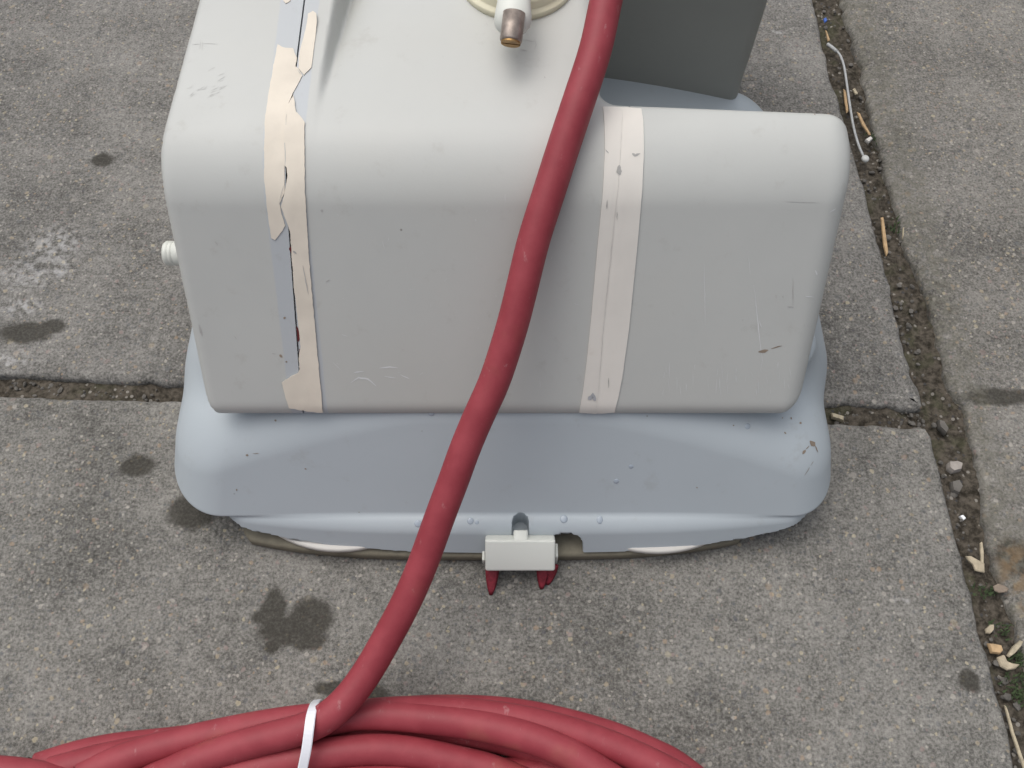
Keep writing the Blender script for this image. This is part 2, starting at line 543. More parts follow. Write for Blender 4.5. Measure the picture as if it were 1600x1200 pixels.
# grit lying in the joints
def grit():
    verts, faces = [], []
    ico = bmesh.new(); bmesh.ops.create_icosphere(ico, subdivisions=1, radius=1)
    iv = [v.co.copy() for v in ico.verts]; ifc = [[v.index for v in f.verts] for f in ico.faces]; ico.free()
    def add(x, y, r, z):
        b = len(verts)
        sx, sy, sz = (random.uniform(.6, 1.3) for _ in range(3))
        a = random.uniform(0, 6.28); ca, sa = math.cos(a), math.sin(a)
        for v in iv:
            k = r * random.uniform(.75, 1.15)
            X, Y = v.x * sx * k, v.y * sy * k
            verts.append((x + X * ca - Y * sa, y + X * sa + Y * ca, z + v.z * sz * k * .7))
        for f in ifc: faces.append([b + i for i in f])
    for _ in range(300):
        py = random.uniform(-20, 1200)
        t = py / 1200
        px = 1296 + 262 * t + 18 * math.sin(t * 9) + random.uniform(-26, 34)
        p = at_z(px, py, -.006)
        add(p[0], p[1], random.choice([.0008, .001, .0012, .0016, .0022]), -.005 + random.uniform(0, .0015))
    for _ in range(90):
        px = random.choice([random.uniform(0, 265), random.uniform(1300, 1445)])
        p = at_z(px, 607 + px * .036 + random.uniform(-10, 12), -.006)
        add(p[0], p[1], random.choice([.0008, .001, .0014, .0018]), -.0055 + random.uniform(0, .001))
    return mesh_from("joint_grit", verts, faces, False)
g = link("joint_grit", grit(), M_PEB)
tag(g, "loose grit and small stones lying in the joints between the slabs", kind="stuff")

def moss():
    verts, faces = [], []
    for (px, py, rr, n) in ((1592, 1030, 9, 70), (1583, 1070, 12, 60), (1540, 925, 8, 40), (1400, 355, 8, 40), (1375, 215, 10, 60), (1560, 985, 10, 30), (1590, 1090, 8, 40)):
        for _ in range(n):
            p = at_z(px + random.gauss(0, rr), py + random.gauss(0, rr * .8), -.004)
            a = random.uniform(0, 6.28); l = random.uniform(.0012, .003); wd = l * .28
            dx, dy = math.cos(a), math.sin(a)
            b = len(verts)
            verts += [(p[0] - dy * wd, p[1] + dx * wd, p[2]), (p[0] + dy * wd, p[1] - dx * wd, p[2]), (p[0] + dx * l, p[1] + dy * l, p[2] + random.uniform(.0015, .004))]
            faces.append((b, b + 1, b + 2))
    return mesh_from("moss", verts, faces, False)
tag(link("moss", moss(), M_MOSS), "small green moss tufts growing in the right-hand joint", kind="stuff")

# ------------------------------------------------------------------ the machine
MACH = (0.0, .31, 0.0)
mach = empty("floor_cleaning_machine", MACH, "grey and blue-grey upright floor cleaning machine with strips of masking tape, standing on the slabs", "floor cleaner")
mach["_w"] = Vector(MACH)
def part(name, me, mat, parent=None):
    o = bpy.data.objects.new(name, me)
    COL.objects.link(o)
    me.materials.append(mat)
    o.parent = parent or mach
    if parent is None: o.matrix_parent_inverse = Matrix.Translation(-Vector(MACH))
    return o

# --- base shell
def f_base(X, Y, Z):
    xl, xr = -.1935, .1815
    front = (-.813) * (Y - .1752) + .582 * (Z - .028)
    left = -.97 * (X - xl) + .24 * (Z - .03)
    right = .985 * (X - xr) + .17 * (Z - .03)
    back = Y - .472
    side = rmax(rmax(left, front, .032), back, .028)
    side = rmax(side, right, .025)
    top = (Z - (.0920 - .033 * (np.maximum(np.abs(X + .006) - .040, 0) / .140) ** 1.35)) * .96
    U = rmax(side, top, .017)
    ris = rmax(rmax(np.abs(X - .000) - .1650 - .35 * (.0855 - Z), .236 + .4 * (.0855 - Z) - Y, .02), rmax(Z - .0885, Y - .385, .012), .006)
    U = rmin(U, ris, .024)
    U = rmax(U, .0262 - Z, .002)
    uu = np.abs((X - .002) / .155) ** 3
    yf = .1598 + .0072 * uu
    fl = .88 * (yf - Y) + .475 * (Z - .012)
    ll = .75 * (-.156 - X) - .66 * (Y - .1765) + .3 * (Z - .028)
    lr = .75 * (X - .162) - .66 * (Y - .1765) + .3 * (Z - .028)
    L = rmax(rmax(fl, Z - .0285, .006), np.maximum(np.maximum(ll, lr), np.abs(X + .004) - .176), .004)
    L = np.maximum(np.maximum(L, .0105 + .009 * uu - Z), Y - .205)
    B = rmin(U, L, .0012)
    # keyhole notch and the round opening beside the brush holder
    n1 = np.maximum(np.where(Y > .1715, np.hypot(X - .0047, Y - .1715), np.abs(X - .0047)) - .0046, .0145 - Z)
    B = np.maximum(B, -n1)
    n2 = rmax(rmax(np.abs(X - .030) - .0098, Z - .0232, .008), np.maximum(Y - .178, .006 - Z), .0005)
    B = np.maximum(B, -n2)
    return B

base = sdf_object("base_shell", f_base, axis((-.205, -.012, .0022), (-.012, .046, .0009), (.046, .195, .0022)),
                  axis((.150, .185, .0009), (.185, .515, .0026)), axis((.004, .034, .0009), (.034, .094, .002)), M_BASE, None)
base.parent = mach; base.matrix_parent_inverse = Matrix.Translation(-Vector(MACH))

# --- upper body
SL0, SL1 = -.1068, -.1060          # left seam
def f_top(X, Y):
    z = .1918 + .10 * (Y - .30)
    dl = (np.sqrt((Y - .320) ** 2 + .007 ** 2) + Y - .320) * .5 * .22
    u = X - (-.0935 + .06 * (Y - .31))
    a = np.clip(u / .0045, 0, 1)
    return z - dl * a * a * (3 - 2 * a) * np.exp(-np.maximum(0, u - .003) / .016)

def f_body(X, Y, Z):
    front = -.818 * (Y - .2125) + .575 * (Z - .0855)
    top = (Z - f_top(X, Y)) * .985
    left = -(X + .1590 + .046 * (Z - .085) - .075 * np.maximum(Y - .295, 0))
    right = X - .1525 - .072 * (Z - .085)
    bot = .0755 - Z
    # tower: goes on to the back; right of it the bulge ends behind
    tower_r = X - .0425
    bulge_b = .97 * (Y - .3212 + .050 * (X - .05)) - .24 * (.195 - Z) * .35
    back = Y - .455
    rear = rmin(tower_r, bulge_b, .008)
    f = rmax(front, top, .0165)
    f = rmax(f, left, .005)
    f = rmax(f, bot, .013)
    f = rmax(f, rear, .008)
    f = rmax(f, right, .012)
    return rmax(f, back, .008)

XS = axis((-.172, -.100, .0022), (-.100, -.056, .0011), (-.056, .168, .0022)); YS = axis((.2, .465, .0022)); ZS = axis((.07, .225, .0022))
P_body = None
ntilt = Vector((1, 0, 0)).normalized()
sdf_body_kw = dict(xs=XS, ys=YS, zs=ZS)
sR = (Vector((.0487, .25, .14)), Vector((1, -.10, 0)).normalized())
def body_part(name, cuts):
    o = sdf_object(name, f_body, XS, YS, ZS, M_BODY, None, cuts)
    o.parent = mach; o.matrix_parent_inverse = Matrix.Translation(-Vector(MACH))
    return o
seamL = Vector((SL0, .25, .14)), Vector((1, 0, -.048)).normalized()
seamL2 = Vector((SL1, .25, .14)), -Vector((1, 0, -.048)).normalized()
body_part("end_cover", [seamL])
hous = body_part("housing", [seamL2, (sR[0] - sR[1] * .0002, sR[1])])
body_part("side_tank", [(sR[0] + sR[1] * .0002, -sR[1])])

# dark inner wall seen through the open seam
def strip_box(name, mat, lo, hi, parent=None):
    bm = bmesh.new(); bmesh.ops.create_cube(bm, size=1)
    for v in bm.verts: v.co = Vector([lo[i] + (hi[i] - lo[i]) * (v.co[i] + .5) for i in range(3)])
    me = bpy.data.meshes.new(name); bm.to_mesh(me); bm.free()
    return part(name, me, mat, parent)

# --- projection onto the body
def hit(f, pxy, off=0.0):
    pxy = np.asarray(pxy, float)
    a = (pxy[:, 0] - 800) / F; b = -(pxy[:, 1] - 600) / F
    D = np.stack([a, CP + b * SP, -SP + b * CP], 1)
    L = np.linalg.norm(D, axis=1); t = np.full(len(a), .25)
    for _ in range(140):
        p = D * t[:, None]; p[:, 2] += CAMH
        v = f(*p.T)
        t += np.clip(v, -.01, .02) * .75 / L
    p = D * t[:, None]; p[:, 2] += CAMH
    e = 2e-4; g = np.empty_like(p)
    for k in range(3):
        q = p.copy(); q[:, k] += e; r = p.copy(); r[:, k] -= e
        g[:, k] = (f(*q.T) - f(*r.T)) / (2 * e)
    g /= np.maximum(np.linalg.norm(g, axis=1, keepdims=True), 1e-9)
    return p + g * off, g

def ragged(poly, amp, step=4.0, seed=0):
    out = []
    for (a, b) in zip(poly, poly[1:] + poly[:1]):
        a = np.array(a, float); b = np.array(b, float)
        n = max(1, int(np.linalg.norm(b - a) / step))
        d = (b - a) / max(np.linalg.norm(b - a), 1e-6); nn = np.array([d[1], -d[0]])
        for k in range(n):
            p = a + (b - a) * k / n
            out.append(p + nn * amp * (mnoise.noise(Vector((p[0] * .11 + seed, p[1] * .11, seed))) + .7 * mnoise.noise(Vector((p[0] * .4, p[1] * .4, seed + 3)))))
    return out

def sheet(name, f, poly, mat, off=.0005, thick=.0005, amp=.5, grid=7.0, seed=0, parent=None, lift=None, wrinkle=0.0):
    """a thin sticker lying on a curved surface, outline given where it lies"""
    bnd = ragged(poly, amp, 3.0, seed)
    xs = [p[0] for p in bnd]; ys = [p[1] for p in bnd]
    pts = [Vector((p[0], p[1])) for p in bnd]
    n = len(pts)
    def inside(x, y):
        c = False; j = n - 1
        for i in range(n):
            a, b = pts[i], pts[j]
            if (a.y > y) != (b.y > y) and x < (b.x - a.x) * (y - a.y) / (b.y - a.y) + a.x: c = not c
            j = i
        return c
    B = np.array(bnd)
    y = min(ys) + grid / 2
    while y < max(ys):
        x = min(xs) + grid / 2
        while x < max(xs):
            if inside(x, y) and np.min(np.hypot(B[:, 0] - x, B[:, 1] - y)) > grid * .45: pts.append(Vector((x, y)))
            x += grid
        y += grid
    res = delaunay_2d_cdt(pts, [(i, (i + 1) % n) for i in range(n)], [], 1, 1e-4)
    V2 = np.array([v[:] for v in res[0]]); tri = res[2]
    P, G = hit(f, V2, 0.0)
    h = np.full(len(P), off)
    if wrinkle:
        h = h + wrinkle * np.array([mnoise.noise(Vector((v[0] * .05, v[1] * .03, seed))) for v in V2]).clip(0)
    if lift is not None: h = h + np.array([lift(*v) for v in V2])
    top = P + G * h[:, None]
    bot = P + G * (h - thick - .0002)[:, None]
    nv = len(P)
    verts = np.concatenate([top, top, bot]); faces = []
    cntE = {}
    for t in tri:
        t = list(t)
        a, b, c = (top[i] for i in t[:3])
        if np.dot(np.cross(b - a, c - a), G[t[0]]) < 0: t = t[::-1]
        faces.append(t)
        for i in range(len(t)):
            e = (t[i], t[(i + 1) % len(t)])
            cntE[e] = cntE.get(e, 0) + 1
    for (a, b) in list(cntE):
        if (b, a) not in cntE: faces.append([b + nv, a + nv, a + 2 * nv, b + 2 * nv])
    me = mesh_from(name, verts, faces)
    if not wrinkle and lift is None:
        bm = bmesh.new(); bm.from_mesh(me)
        bmesh.ops.delete(bm, geom=[v for v in bm.verts if not v.link_faces], context='VERTS')
        bm.to_mesh(me); bm.free()
    return part(name, me, mat, parent)

tapeL = [(434, 70), (447, 76), (458, 76), (464, 90), (462, 104), (466, 108), (473, 119), (458, 146), (452, 160), (447, 178), (446, 215), (447, 240), (445, 262), (445, 300), (437, 318),
         (441, 338), (446, 352), (440, 362), (430, 375), (424, 372), (418, 330), (413, 280), (413, 230), (414, 190), (420, 145), (427, 105)]
tapeF = [(482, 25), (490, 21), (495, 24), (496, 34), (493, 60), (489, 88), (487, 106), (475, 118), (467, 107), (467, 93), (470, 75), (476, 55), (480, 40)]
tapeR = [(444, 178), (450, 166), (459, 150), (463, 176), (470, 183), (476, 192), (477, 300), (483, 400), (490, 480), (497, 560), (505, 643), (480, 641), (452, 636), (446, 617), (441, 597), (455, 588), (466, 582), (469, 575),
         (467, 560), (470, 540), (468, 520), (464, 480), (460, 450), (458, 425), (456, 395), (454, 362), (450, 350), (444, 335), (440, 322), (446, 296), (448, 287), (450, 275), (448, 262), (444, 258), (443, 240), (443, 215)]
tapeT = [(444, -20), (456, -20), (454, 2), (447, 6), (443, 2)]
tapeP = [(942, 168), (970, 169), (1002, 171.5), (1005, 190), (1006, 235), (1003, 300), (996, 380), (983, 510), (972, 590), (966, 620), (960, 643), (930, 645), (905, 643),
         (911, 610), (917, 560), (925, 480), (933, 390), (942, 300), (945, 235), (944, 190)]
sheet("masking_tape", f_body, tapeL, M_TAPE_A, .0004, .0003, .8, 5, 1, wrinkle=.0004)["label"] = "torn cream tape strip left of the open seam"
sheet("masking_tape", f_body, tapeF, M_TAPE_A, .0005, .0003, .5, 6, 2, lift=lambda x, y: .0012 * max(0, (60 - y) / 40))["label"] = "loose flap of cream tape beside the seam"
sheet("masking_tape", f_body, tapeR, M_TAPE_A, .0008, .0003, .8, 5, 3, wrinkle=.0003)["label"] = "long cream tape strip right of the open seam, ripped along one edge"
sheet("masking_tape", f_body, tapeT, M_TAPE_A, .0004, .0003, .5, 5, 4)["label"] = "small scrap of tape at the top of the seam"
def crease(x, y):
    c = 974 - (y - 160) * .083
    return -.00022 * math.exp(-((x - c) / 2.6) ** 2)
sheet("masking_tape", f_body, tapeP, M_TAPE_B, .0007, .0004, .25, 4.2, 5, lift=crease)["label"] = "pale unbroken tape strip over the right-hand seam"

# marks: strokes lying on a surface
def strokes(name, f, L, mat, off=.00012, parent=None, lab=None):
    verts, faces = [], []
    for (pts, wd) in L:
        pts = np.array(pts, float)
        q = [pts[0]]
        for a, b in zip(pts[:-1], pts[1:]):
            n = max(3, int(np.hypot(*(b - a)) / 6))
            for k in range(1, n + 1): q.append(a + (b - a) * k / n)
        q = np.array(q); n = len(q)
        q = q + rng.normal(0, .22, q.shape)
        T = np.gradient(q, axis=0) if n > 2 else np.repeat((q[-1] - q[0])[None], n, 0)
        N = np.stack([T[:, 1], -T[:, 0]], 1); N /= np.maximum(np.linalg.norm(N, axis=1, keepdims=True), 1e-9)
        wv = wd * .5 * (np.sin(np.linspace(.25, math.pi - .25, n)) * rng.uniform(.6, 1.2, n))
        A, G = hit(f, q + N * wv[:, None], off); B, _ = hit(f, q - N * wv[:, None], off)
        b = len(verts)
        for a, c in zip(A, B): verts += [a, c]
        for k in range(n - 1): faces.append((b + 2 * k, b + 2 * k + 1, b + 2 * k + 3, b + 2 * k + 2))
    o = part(name, mesh_from(name, verts, faces), mat, parent)
    o["kind"] = "stuff"
    if lab: o["label"] = lab
    return o

f_t = lambda X, Y, Z: f_body(X, Y, Z) - .0009          # over the tape
dk = [([(311, 507), (316, 525)], 3.2), ([(336, 377), (340, 383)], 1.5), ([(503, 327), (504, 331)], 4), ([(509, 441), (515, 437)], 1.5), ([(366, 524), (370, 530)], 1.2),
      ([(1239, 435), (1239, 478)], 1.3), ([(1212, 460), (1213, 466)], 2), ([(1223, 462), (1224, 465)], 1.6), ([(1230, 479), (1240, 480)], 1.4),
      ([(425, 552), (431, 553)], 1.5), ([(816, 62), (836, 66)], 2), ([(812, 78), (824, 80)], 2.2), ([(835, 60), (838, 70), (835, 78)], 1.4), ([(760, 36), (762, 40)], 2), ([(850, 120), (852, 122)], 2),
      ([(1225, 315), (1280, 317)], 1.0), ([(300, 70), (312, 69)], .7), ([(318, 68), (340, 69)], .7), ([(312, 78), (314, 62)], .8), ([(316, 80), (317, 64)], .7), ([(297, 150), (303, 144)], .9)]
for _ in range(20):
    x = rng.normal(328, 20); y = rng.normal(142, 12); l = rng.uniform(4, 15)
    if x < 288: continue
    dk.append(([(x, y), (x + l * .88, y - l * rng.uniform(.25, .7))], rng.uniform(.35, .6)))
strokes("scuff_marks", f_body, dk, M_DARK)
wt = [([(548, 598), (560, 590), (575, 592), (588, 603)], 3), ([(553, 582), (568, 580)], 2.5), ([(592, 575), (610, 573), (622, 575)], 2.2), ([(625, 585), (640, 592)], 2), ([(600, 588), (618, 590)], 1.6), ([(520, 566), (532, 578)], 1.2),
      ([(1178, 445), (1183, 495), (1188, 540), (1192, 568)], 1.7), ([(1100, 410), (1102, 508)], 1.1), ([(1170, 400), (1172, 430)], 1.0), ([(1274, 422), (1277, 430)], 2), ([(1186, 500), (1190, 512)], 1.4), ([(1296, 332), (1306, 326)], 1.8),
      ([(1258, 463), (1272, 464)], 2.0)]
for _ in range(34):
    x = rng.uniform(1030, 1235); y = rng.uniform(560, 612); l = rng.uniform(8, 26)
    if x < 985 + (643 - y) * 0: continue
    wt.append(([(x, y), (x + rng.uniform(-2, 3), min(618, y + l))], rng.uniform(.5, 1.0)))
for _ in range(26):
    x = rng.uniform(520, 900); y = rng.uniform(300, 600); a = rng.uniform(0, 6.28); l = rng.uniform(4, 14)
    wt.append(([(x, y), (x + l * math.cos(a), y + l * math.sin(a))], rng.uniform(.4, .8)))
strokes("scratch_marks", f_body, wt, M_SCRATCH, .0001)
strokes("tape_tears", f_t, [([(968, 258), (967, 266), (969, 273)], 8), ([(949, 312), (948, 326)], 1.8), ([(964, 331), (964, 343)], 1.2), ([(988, 240), (992, 243), (1000, 240)], 4.5), ([(946, 234), (951, 240)], 2), ([(951, 590), (951, 606)], 1.4)], simple("tear_grey", (.36, .355, .34), .8))
strokes("crease_shade_line", f_t, [([(973, 172), (970, 230), (966, 290), (958, 360), (950, 440), (942, 520), (936, 600), (932, 638)], 1.0)], simple("crease_shade", (.58, .56, .53), .8))  # thin grey line paints the shade of the fold onto the tape
strokes("tape_tears", f_t, [([(919, 624), (926, 618), (930, 626)], 9)], simple("tear_light", (.40, .41, .43), .6))
strokes("tape_tears", f_t, [([(448, 178), (446, 200), (445, 225), (446, 250), (445, 262)], 1.1), ([(464, 108), (470, 116)], 1), ([(436, 320), (440, 300), (444, 288)], .8), ([(473, 414), (482, 460)], 1.4), ([(458, 392), (463, 396)], 3)], M_DARK)
strokes("red_residue", f_body, [([(453, 385), (456, 396)], 5.5), ([(464, 510), (467, 524), (466, 534)], 4.5), ([(468, 545), (469, 556)], 2.5)], M_RUST, .00015)
strokes("dirt_specks", f_body, [([(443, 496), (446, 498)], 5), ([(437, 554), (441, 558)], 5), ([(446, 564), (449, 566)], 3), ([(1185, 550), (1200, 547)], 5), ([(1205, 545), (1222, 540)], 2), ([(1270, 175), (1274, 180)], 2)], M_DIRTMARK)

# base marks
strokes("dirt_specks", f_base, [([(384, 711), (388, 711)], 4.5), ([(395, 709), (405, 708)], 1), ([(369, 765), (371, 766)], 3), ([(429, 656), (432, 658)], 3), ([(476, 732), (479, 733)], 3),
                                ([(1265, 689), (1273, 697)], 8), ([(1273, 696), (1278, 707)], 2.2), ([(1254, 709), (1258, 703)], 4.5), ([(1259, 702), (1264, 696)], 1.5), ([(1257, 743), (1265, 730)], .9), ([(1266, 728), (1271, 720)], .8), ([(1249, 660), (1252, 662)], 4), ([(1235, 652), (1237, 655)], 3),
                                ([(1145, 664), (1147, 665)], 3), ([(1225, 675), (1228, 678)], 2.5), ([(1222, 652), (1223, 654)], 2.5), ([(560, 800), (562, 800)], 2), ([(1088, 761), (1090, 762)], 2)], M_DIRTMARK, .0002, base)
def droplet(px, py, r, dx=1.0):
    P, G = hit(f_base, [(px, py)], 0)
    bm = bmesh.new(); bmesh.ops.create_uvsphere(bm, u_segments=14, v_segments=8, radius=1)
    q = Vector(G[0]).to_track_quat('Z', 'Y').to_matrix()
    for v in bm.verts:
        c = Vector((v.co.x * r * .85, v.co.y * r * .85 * dx, max(v.co.z, -.15) * r * .20))
        v.co = q @ c + Vector(P[0])
    for f in bm.faces: f.smooth = True
    me = bpy.data.meshes.new("water_droplet"); bm.to_mesh(me); bm.free()
    return part("water_droplet", me, mw, base)
for a in ((653, 818, .0024), (735, 814, .0022), (745, 816, .0014), (881, 811, .0026), (937, 812, .0021, 1.3), (963, 752, .0018), (986, 729, .0016), (674, 645, .0022), (1168, 666, .0019), (715, 700, .0) ):
    if a[2] > 0: droplet(*a)

# --- rear tank behind the side tank
def f_tank(X, Y, Z):
    fr = -.985 * (Y - .4515 - .010 * (X - .148)) - .06 * (Z - .078)
    d = rmax(fr, np.abs(X + .002) - .1535, .008)
    d = rmax(d, Y - .60, .02)
    return rmax(d, np.maximum(.052 - Z, Z - .20), .004)
rt = sdf_object("rear_tank", f_tank, axis((-.16, .16, .004)), axis((.38, .61, .004)), axis((.045, .21, .004)), M_TANK, None)
rt.parent = mach; rt.matrix_parent_inverse = Matrix.Translation(-Vector(MACH))

# --- rubber skirt and the two white discs under the lip
def prism(outline, z0, z1, bev):
    n = len(outline); verts, faces = [], []
    O = np.array(outline)
    c = O.mean(0)
    T = np.roll(O, -1, 0) - np.roll(O, 1, 0); N = np.stack([T[:, 1], -T[:, 0]], 1); N /= np.linalg.norm(N, axis=1, keepdims=True)
    for ins, z in ((bev, z0), (0, z0 + bev), (0, z1 - bev), (bev * .3, z1 - bev * .3), (bev, z1)):
        verts += [(x, y, z) for x, y in O - N * ins]
    for k in range(4):
        for i in range(n):
            j = (i + 1) % n
            faces.append((k * n + i, k * n + j, (k + 1) * n + j, (k + 1) * n + i))
    faces.append(tuple(range(n))[::-1]); faces.append(tuple(range(4 * n, 5 * n)))
    return mesh_from("prism", verts, faces)
ol = []
for i in range(60):
    x = -.150 + .280 * i / 59
    u = (x + .010) / .140
    ol.append((x, .1576 + .0095 * abs(u) ** 3.4))
ol += [(.134, .172), (.136, .19), (.14, .43), (-.16, .43), (-.156, .19), (-.154, .172)]
part("rubber_skirt", prism(ol, .0002, .0092, .002), M_RING)
for cx, cy, R in ((-.098, .2285, .0690), (.082, .2305, .0720)):
    ring = [(cx + R * math.cos(a), cy + R * math.sin(a)) for a in np.linspace(0, 2 * math.pi, 72, endpoint=False)]
    part("white_disc", prism(ring, .0094, .0136, .0012), M_DISC)

# --- brush holder at the front
def bev_box(lo, hi, r, name, mat, parent=None, seg=3, fn=None):
    bm = bmesh.new(); bmesh.ops.create_cube(bm, size=1)
    for v in bm.verts: v.co = Vector([lo[i] + (hi[i] - lo[i]) * (v.co[i] + .5) for i in range(3)])
    bmesh.ops.bevel(bm, geom=bm.edges[:], offset=r, segments=seg, affect='EDGES', profile=.5)
    if fn:
        for v in bm.verts: v.co = fn(v.co)
    for f in bm.faces: f.smooth = True
    me = bpy.data.meshes.new(name); bm.to_mesh(me); bm.free()
    return part(name, me, mat, parent)
def tilt(c0, ang):
    Mx = Matrix.Rotation(ang, 3, 'X')
    return lambda c: Mx @ (c - Vector(c0)) + Vector(c0)
BH = tilt((0, .156, .0185), math.radians(-48))
hold = bev_box((-.0148, .1515, .0102), (.0238, .1600, .0285), .0013, "brush_holder", M_CREAM, None, 3, BH)
bev_box((.0008, .1592, .0235), (.0088, .1670, .0278), .0010, "clip_tab", M_CREAM, hold, 2)
bev_box((-.0168, .1545, .0050), (-.0150, .1625, .0120), .0006, "ear", M_CREAM, hold, 2)
bev_box((.0240, .1545, .0050), (.0256, .1625, .0180), .0006, "ear", M_CREAM, hold, 2)
bev_box((-.0095, .1515, .0045), (-.0075, .1560, .0090), .0005, "ear", M_CREAM, hold, 2)
bev_box((.0140, .1515, .0045), (.0162, .1560, .0090), .0005, "ear", M_CREAM, hold, 2)
def tuft(px0, px1, tipx, tipy, y0):
    a = at_z(px0, y0, .009); b = at_z(px1, y0, .009); t = at_z(tipx, tipy, .0006)
    verts, faces = [], []
    rings = 7; n = 10
    for k in range(rings):
        u = k / (rings - 1)
        cx = (a + b) / 2 * (1 - u) + t * u
        wd = np.linalg.norm(b - a) / 2 * (1 - u ** 2.0 * .74)
        for i in range(n):
            al = 2 * math.pi * i / n
            rr = wd * (1 + .16 * (-1) ** i)
            verts.append((cx[0] + rr * math.cos(al), cx[1] + .0016 * (1 - .7 * u) * math.sin(al), max(cx[2], .0004)))
    for k in range(rings - 1):
        for i in range(n):
            j = (i + 1) % n
            faces.append((k * n + i, (k + 1) * n + i, (k + 1) * n + j, k * n + j))
    faces.append(tuple(range(n))); faces.append(tuple(range((rings - 1) * n, rings * n))[::-1])
    return part("bristle_tuft", mesh_from("bristle_tuft", verts, faces), M_BRISTLE, hold)
tuft(758, 779, 767, 929, 883); tuft(838, 858, 846, 920, 883); tuft(848, 871, 856, 913, 883); tuft(762, 774, 770, 915, 883)

# --- knob on the left side
def lathe(prof, axis_o, axis_d, n=28):
    d = Vector(axis_d).normalized(); q = d.to_track_quat('Z', 'Y').to_matrix()
    verts, faces = [], []
    for (r, h) in prof:
        for i in range(n):
            a = 2 * math.pi * i / n
            verts.append(tuple(Vector(axis_o) + q @ Vector((r * math.cos(a), r * math.sin(a), h))))
    m = len(prof)
    for k in range(m - 1):
        for i in range(n):
            j = (i + 1) % n
            faces.append((k * n + i, k * n + j, (k + 1) * n + j, (k + 1) * n + i))
    faces.append(tuple(range(n))[::-1]); faces.append(tuple(range((m - 1) * n, m * n)))
    return mesh_from("lathe", verts, faces)
kp = at_d(262, 396, .462)
kp[0] += .0035
part("side_knob", lathe([(.0064, -.008), (.0064, .0), (.0061, .0003), (.0061, .0008), (.0064, .0011), (.0064, .0024), (.0061, .0027), (.0064, .003), (.0064, .0045), (.0056, .0056), (.003, .006)], (kp[0] + .001, kp[1], kp[2]), (-1, 0, 0)), M_CREAM)

# --- filler cap with its lever and the slotted pin, on top
cpt, cg = hit(f_body, [(812, 0)], 0)
CZ = Vector((float(cpt[0][0]) - .001, .3985, float(f_top(np.array(.0), np.array(.3985)))))
nrm = Vector((0, -.05, 1)).normalized()
cap = part("filler_cap", lathe([(.0300, -.002), (.0300, .0012), (.0296, .0020), (.0275, .0024), (.0270, .0030), (.0270, .0062), (.0262, .0072), (.022, .0076), (.010, .0076)], CZ, nrm, 64), M_YELLOWED)
def skin_tube(name, path, mat, parent, n=18, flat=1.0, up=Vector((0, 0, 1))):
    """path: (x, y, z, r) rings"""
    P = [Vector(p[:3]) for p in path]; verts, faces = [], []
    for k, p in enumerate(P):
        t = (P[min(k + 1, len(P) - 1)] - P[max(k - 1, 0)]).normalized()
        s = t.cross(up).normalized(); u = s.cross(t)
        for i in range(n):
            a = 2 * math.pi * i / n
            verts.append(tuple(p + s * math.cos(a) * path[k][3] + u * math.sin(a) * path[k][3] * flat))
    for k in range(len(P) - 1):
        for i in range(n):
            j = (i + 1) % n
            faces.append((k * n + i, (k + 1) * n + i, (k + 1) * n + j, k * n + j))
    faces.append(tuple(range(n))); faces.append(tuple(range((len(P) - 1) * n, len(P) * n))[::-1])
    me = mesh_from(name, verts, faces)
    bm = bmesh.new(); bm.from_mesh(me); bmesh.ops.recalc_face_normals(bm, faces=bm.faces[:]); bm.to_mesh(me); bm.free()
    return part(name, me, mat, parent)
def P3(px, py, z): 
    p = at_z(px, py, z); return (float(p[0]), float(p[1]), float(p[2]))
lev = skin_tube("cap_lever", [(*P3(805, -70, .219), .0070), (*P3(804, -30, .2185), .0072), (*P3(803, 2, .217), .0078), (*P3(802, 22, .2155), .0086), (*P3(801, 34, .2135), .0088), (*P3(801, 44, .211), .0080), (*P3(801, 51, .2095), .0060), (*P3(801, 55, .208), .0030)], M_CREAM, cap, 24, .62)
p0 = Vector(P3(802, 34, .2172)); p1 = Vector(P3(798, 67, .2125))
pin = part("slotted_pin", lathe([(.0052, -.004), (.0052, (p1 - p0).length - .0012), (.0049, (p1 - p0).length - .0005), (.0042, (p1 - p0).length - .0002)], p0, p1 - p0, 32), M_STEEL, cap)
dirp = (p1 - p0).normalized()
def pin_end():
    q = dirp.to_track_quat('Z', 'X').to_matrix()
    s = Vector((1, 0, 0)); s = (s - dirp * s.dot(dirp)).normalized(); u = dirp.cross(s)
    verts, faces = [], []
    for sgn in (-1, 1):
        b = len(verts); m = 14
        ring = [(.0046 * math.cos(a), sgn * max(.0006, .0046 * math.sin(a))) for a in np.linspace(.13, math.pi - .13, m)]
        for h in (-.001, .0005):
            verts += [tuple(p1 + s * x + u * y + dirp * h) for x, y in ring]
        faces.append(tuple(b + m + i for i in range(m)))
        for i in range(m):
            j = (i + 1) % m
            faces.append((b + i, b + j, b + m + j, b + m + i))
    me = mesh_from("slotted_end", verts, faces, False)
    bm = bmesh.new(); bm.from_mesh(me); bmesh.ops.recalc_face_normals(bm, faces=bm.faces[:]); bm.to_mesh(me); bm.free()
    return part("slotted_end", me, M_BRASS, cap)
pin_end()

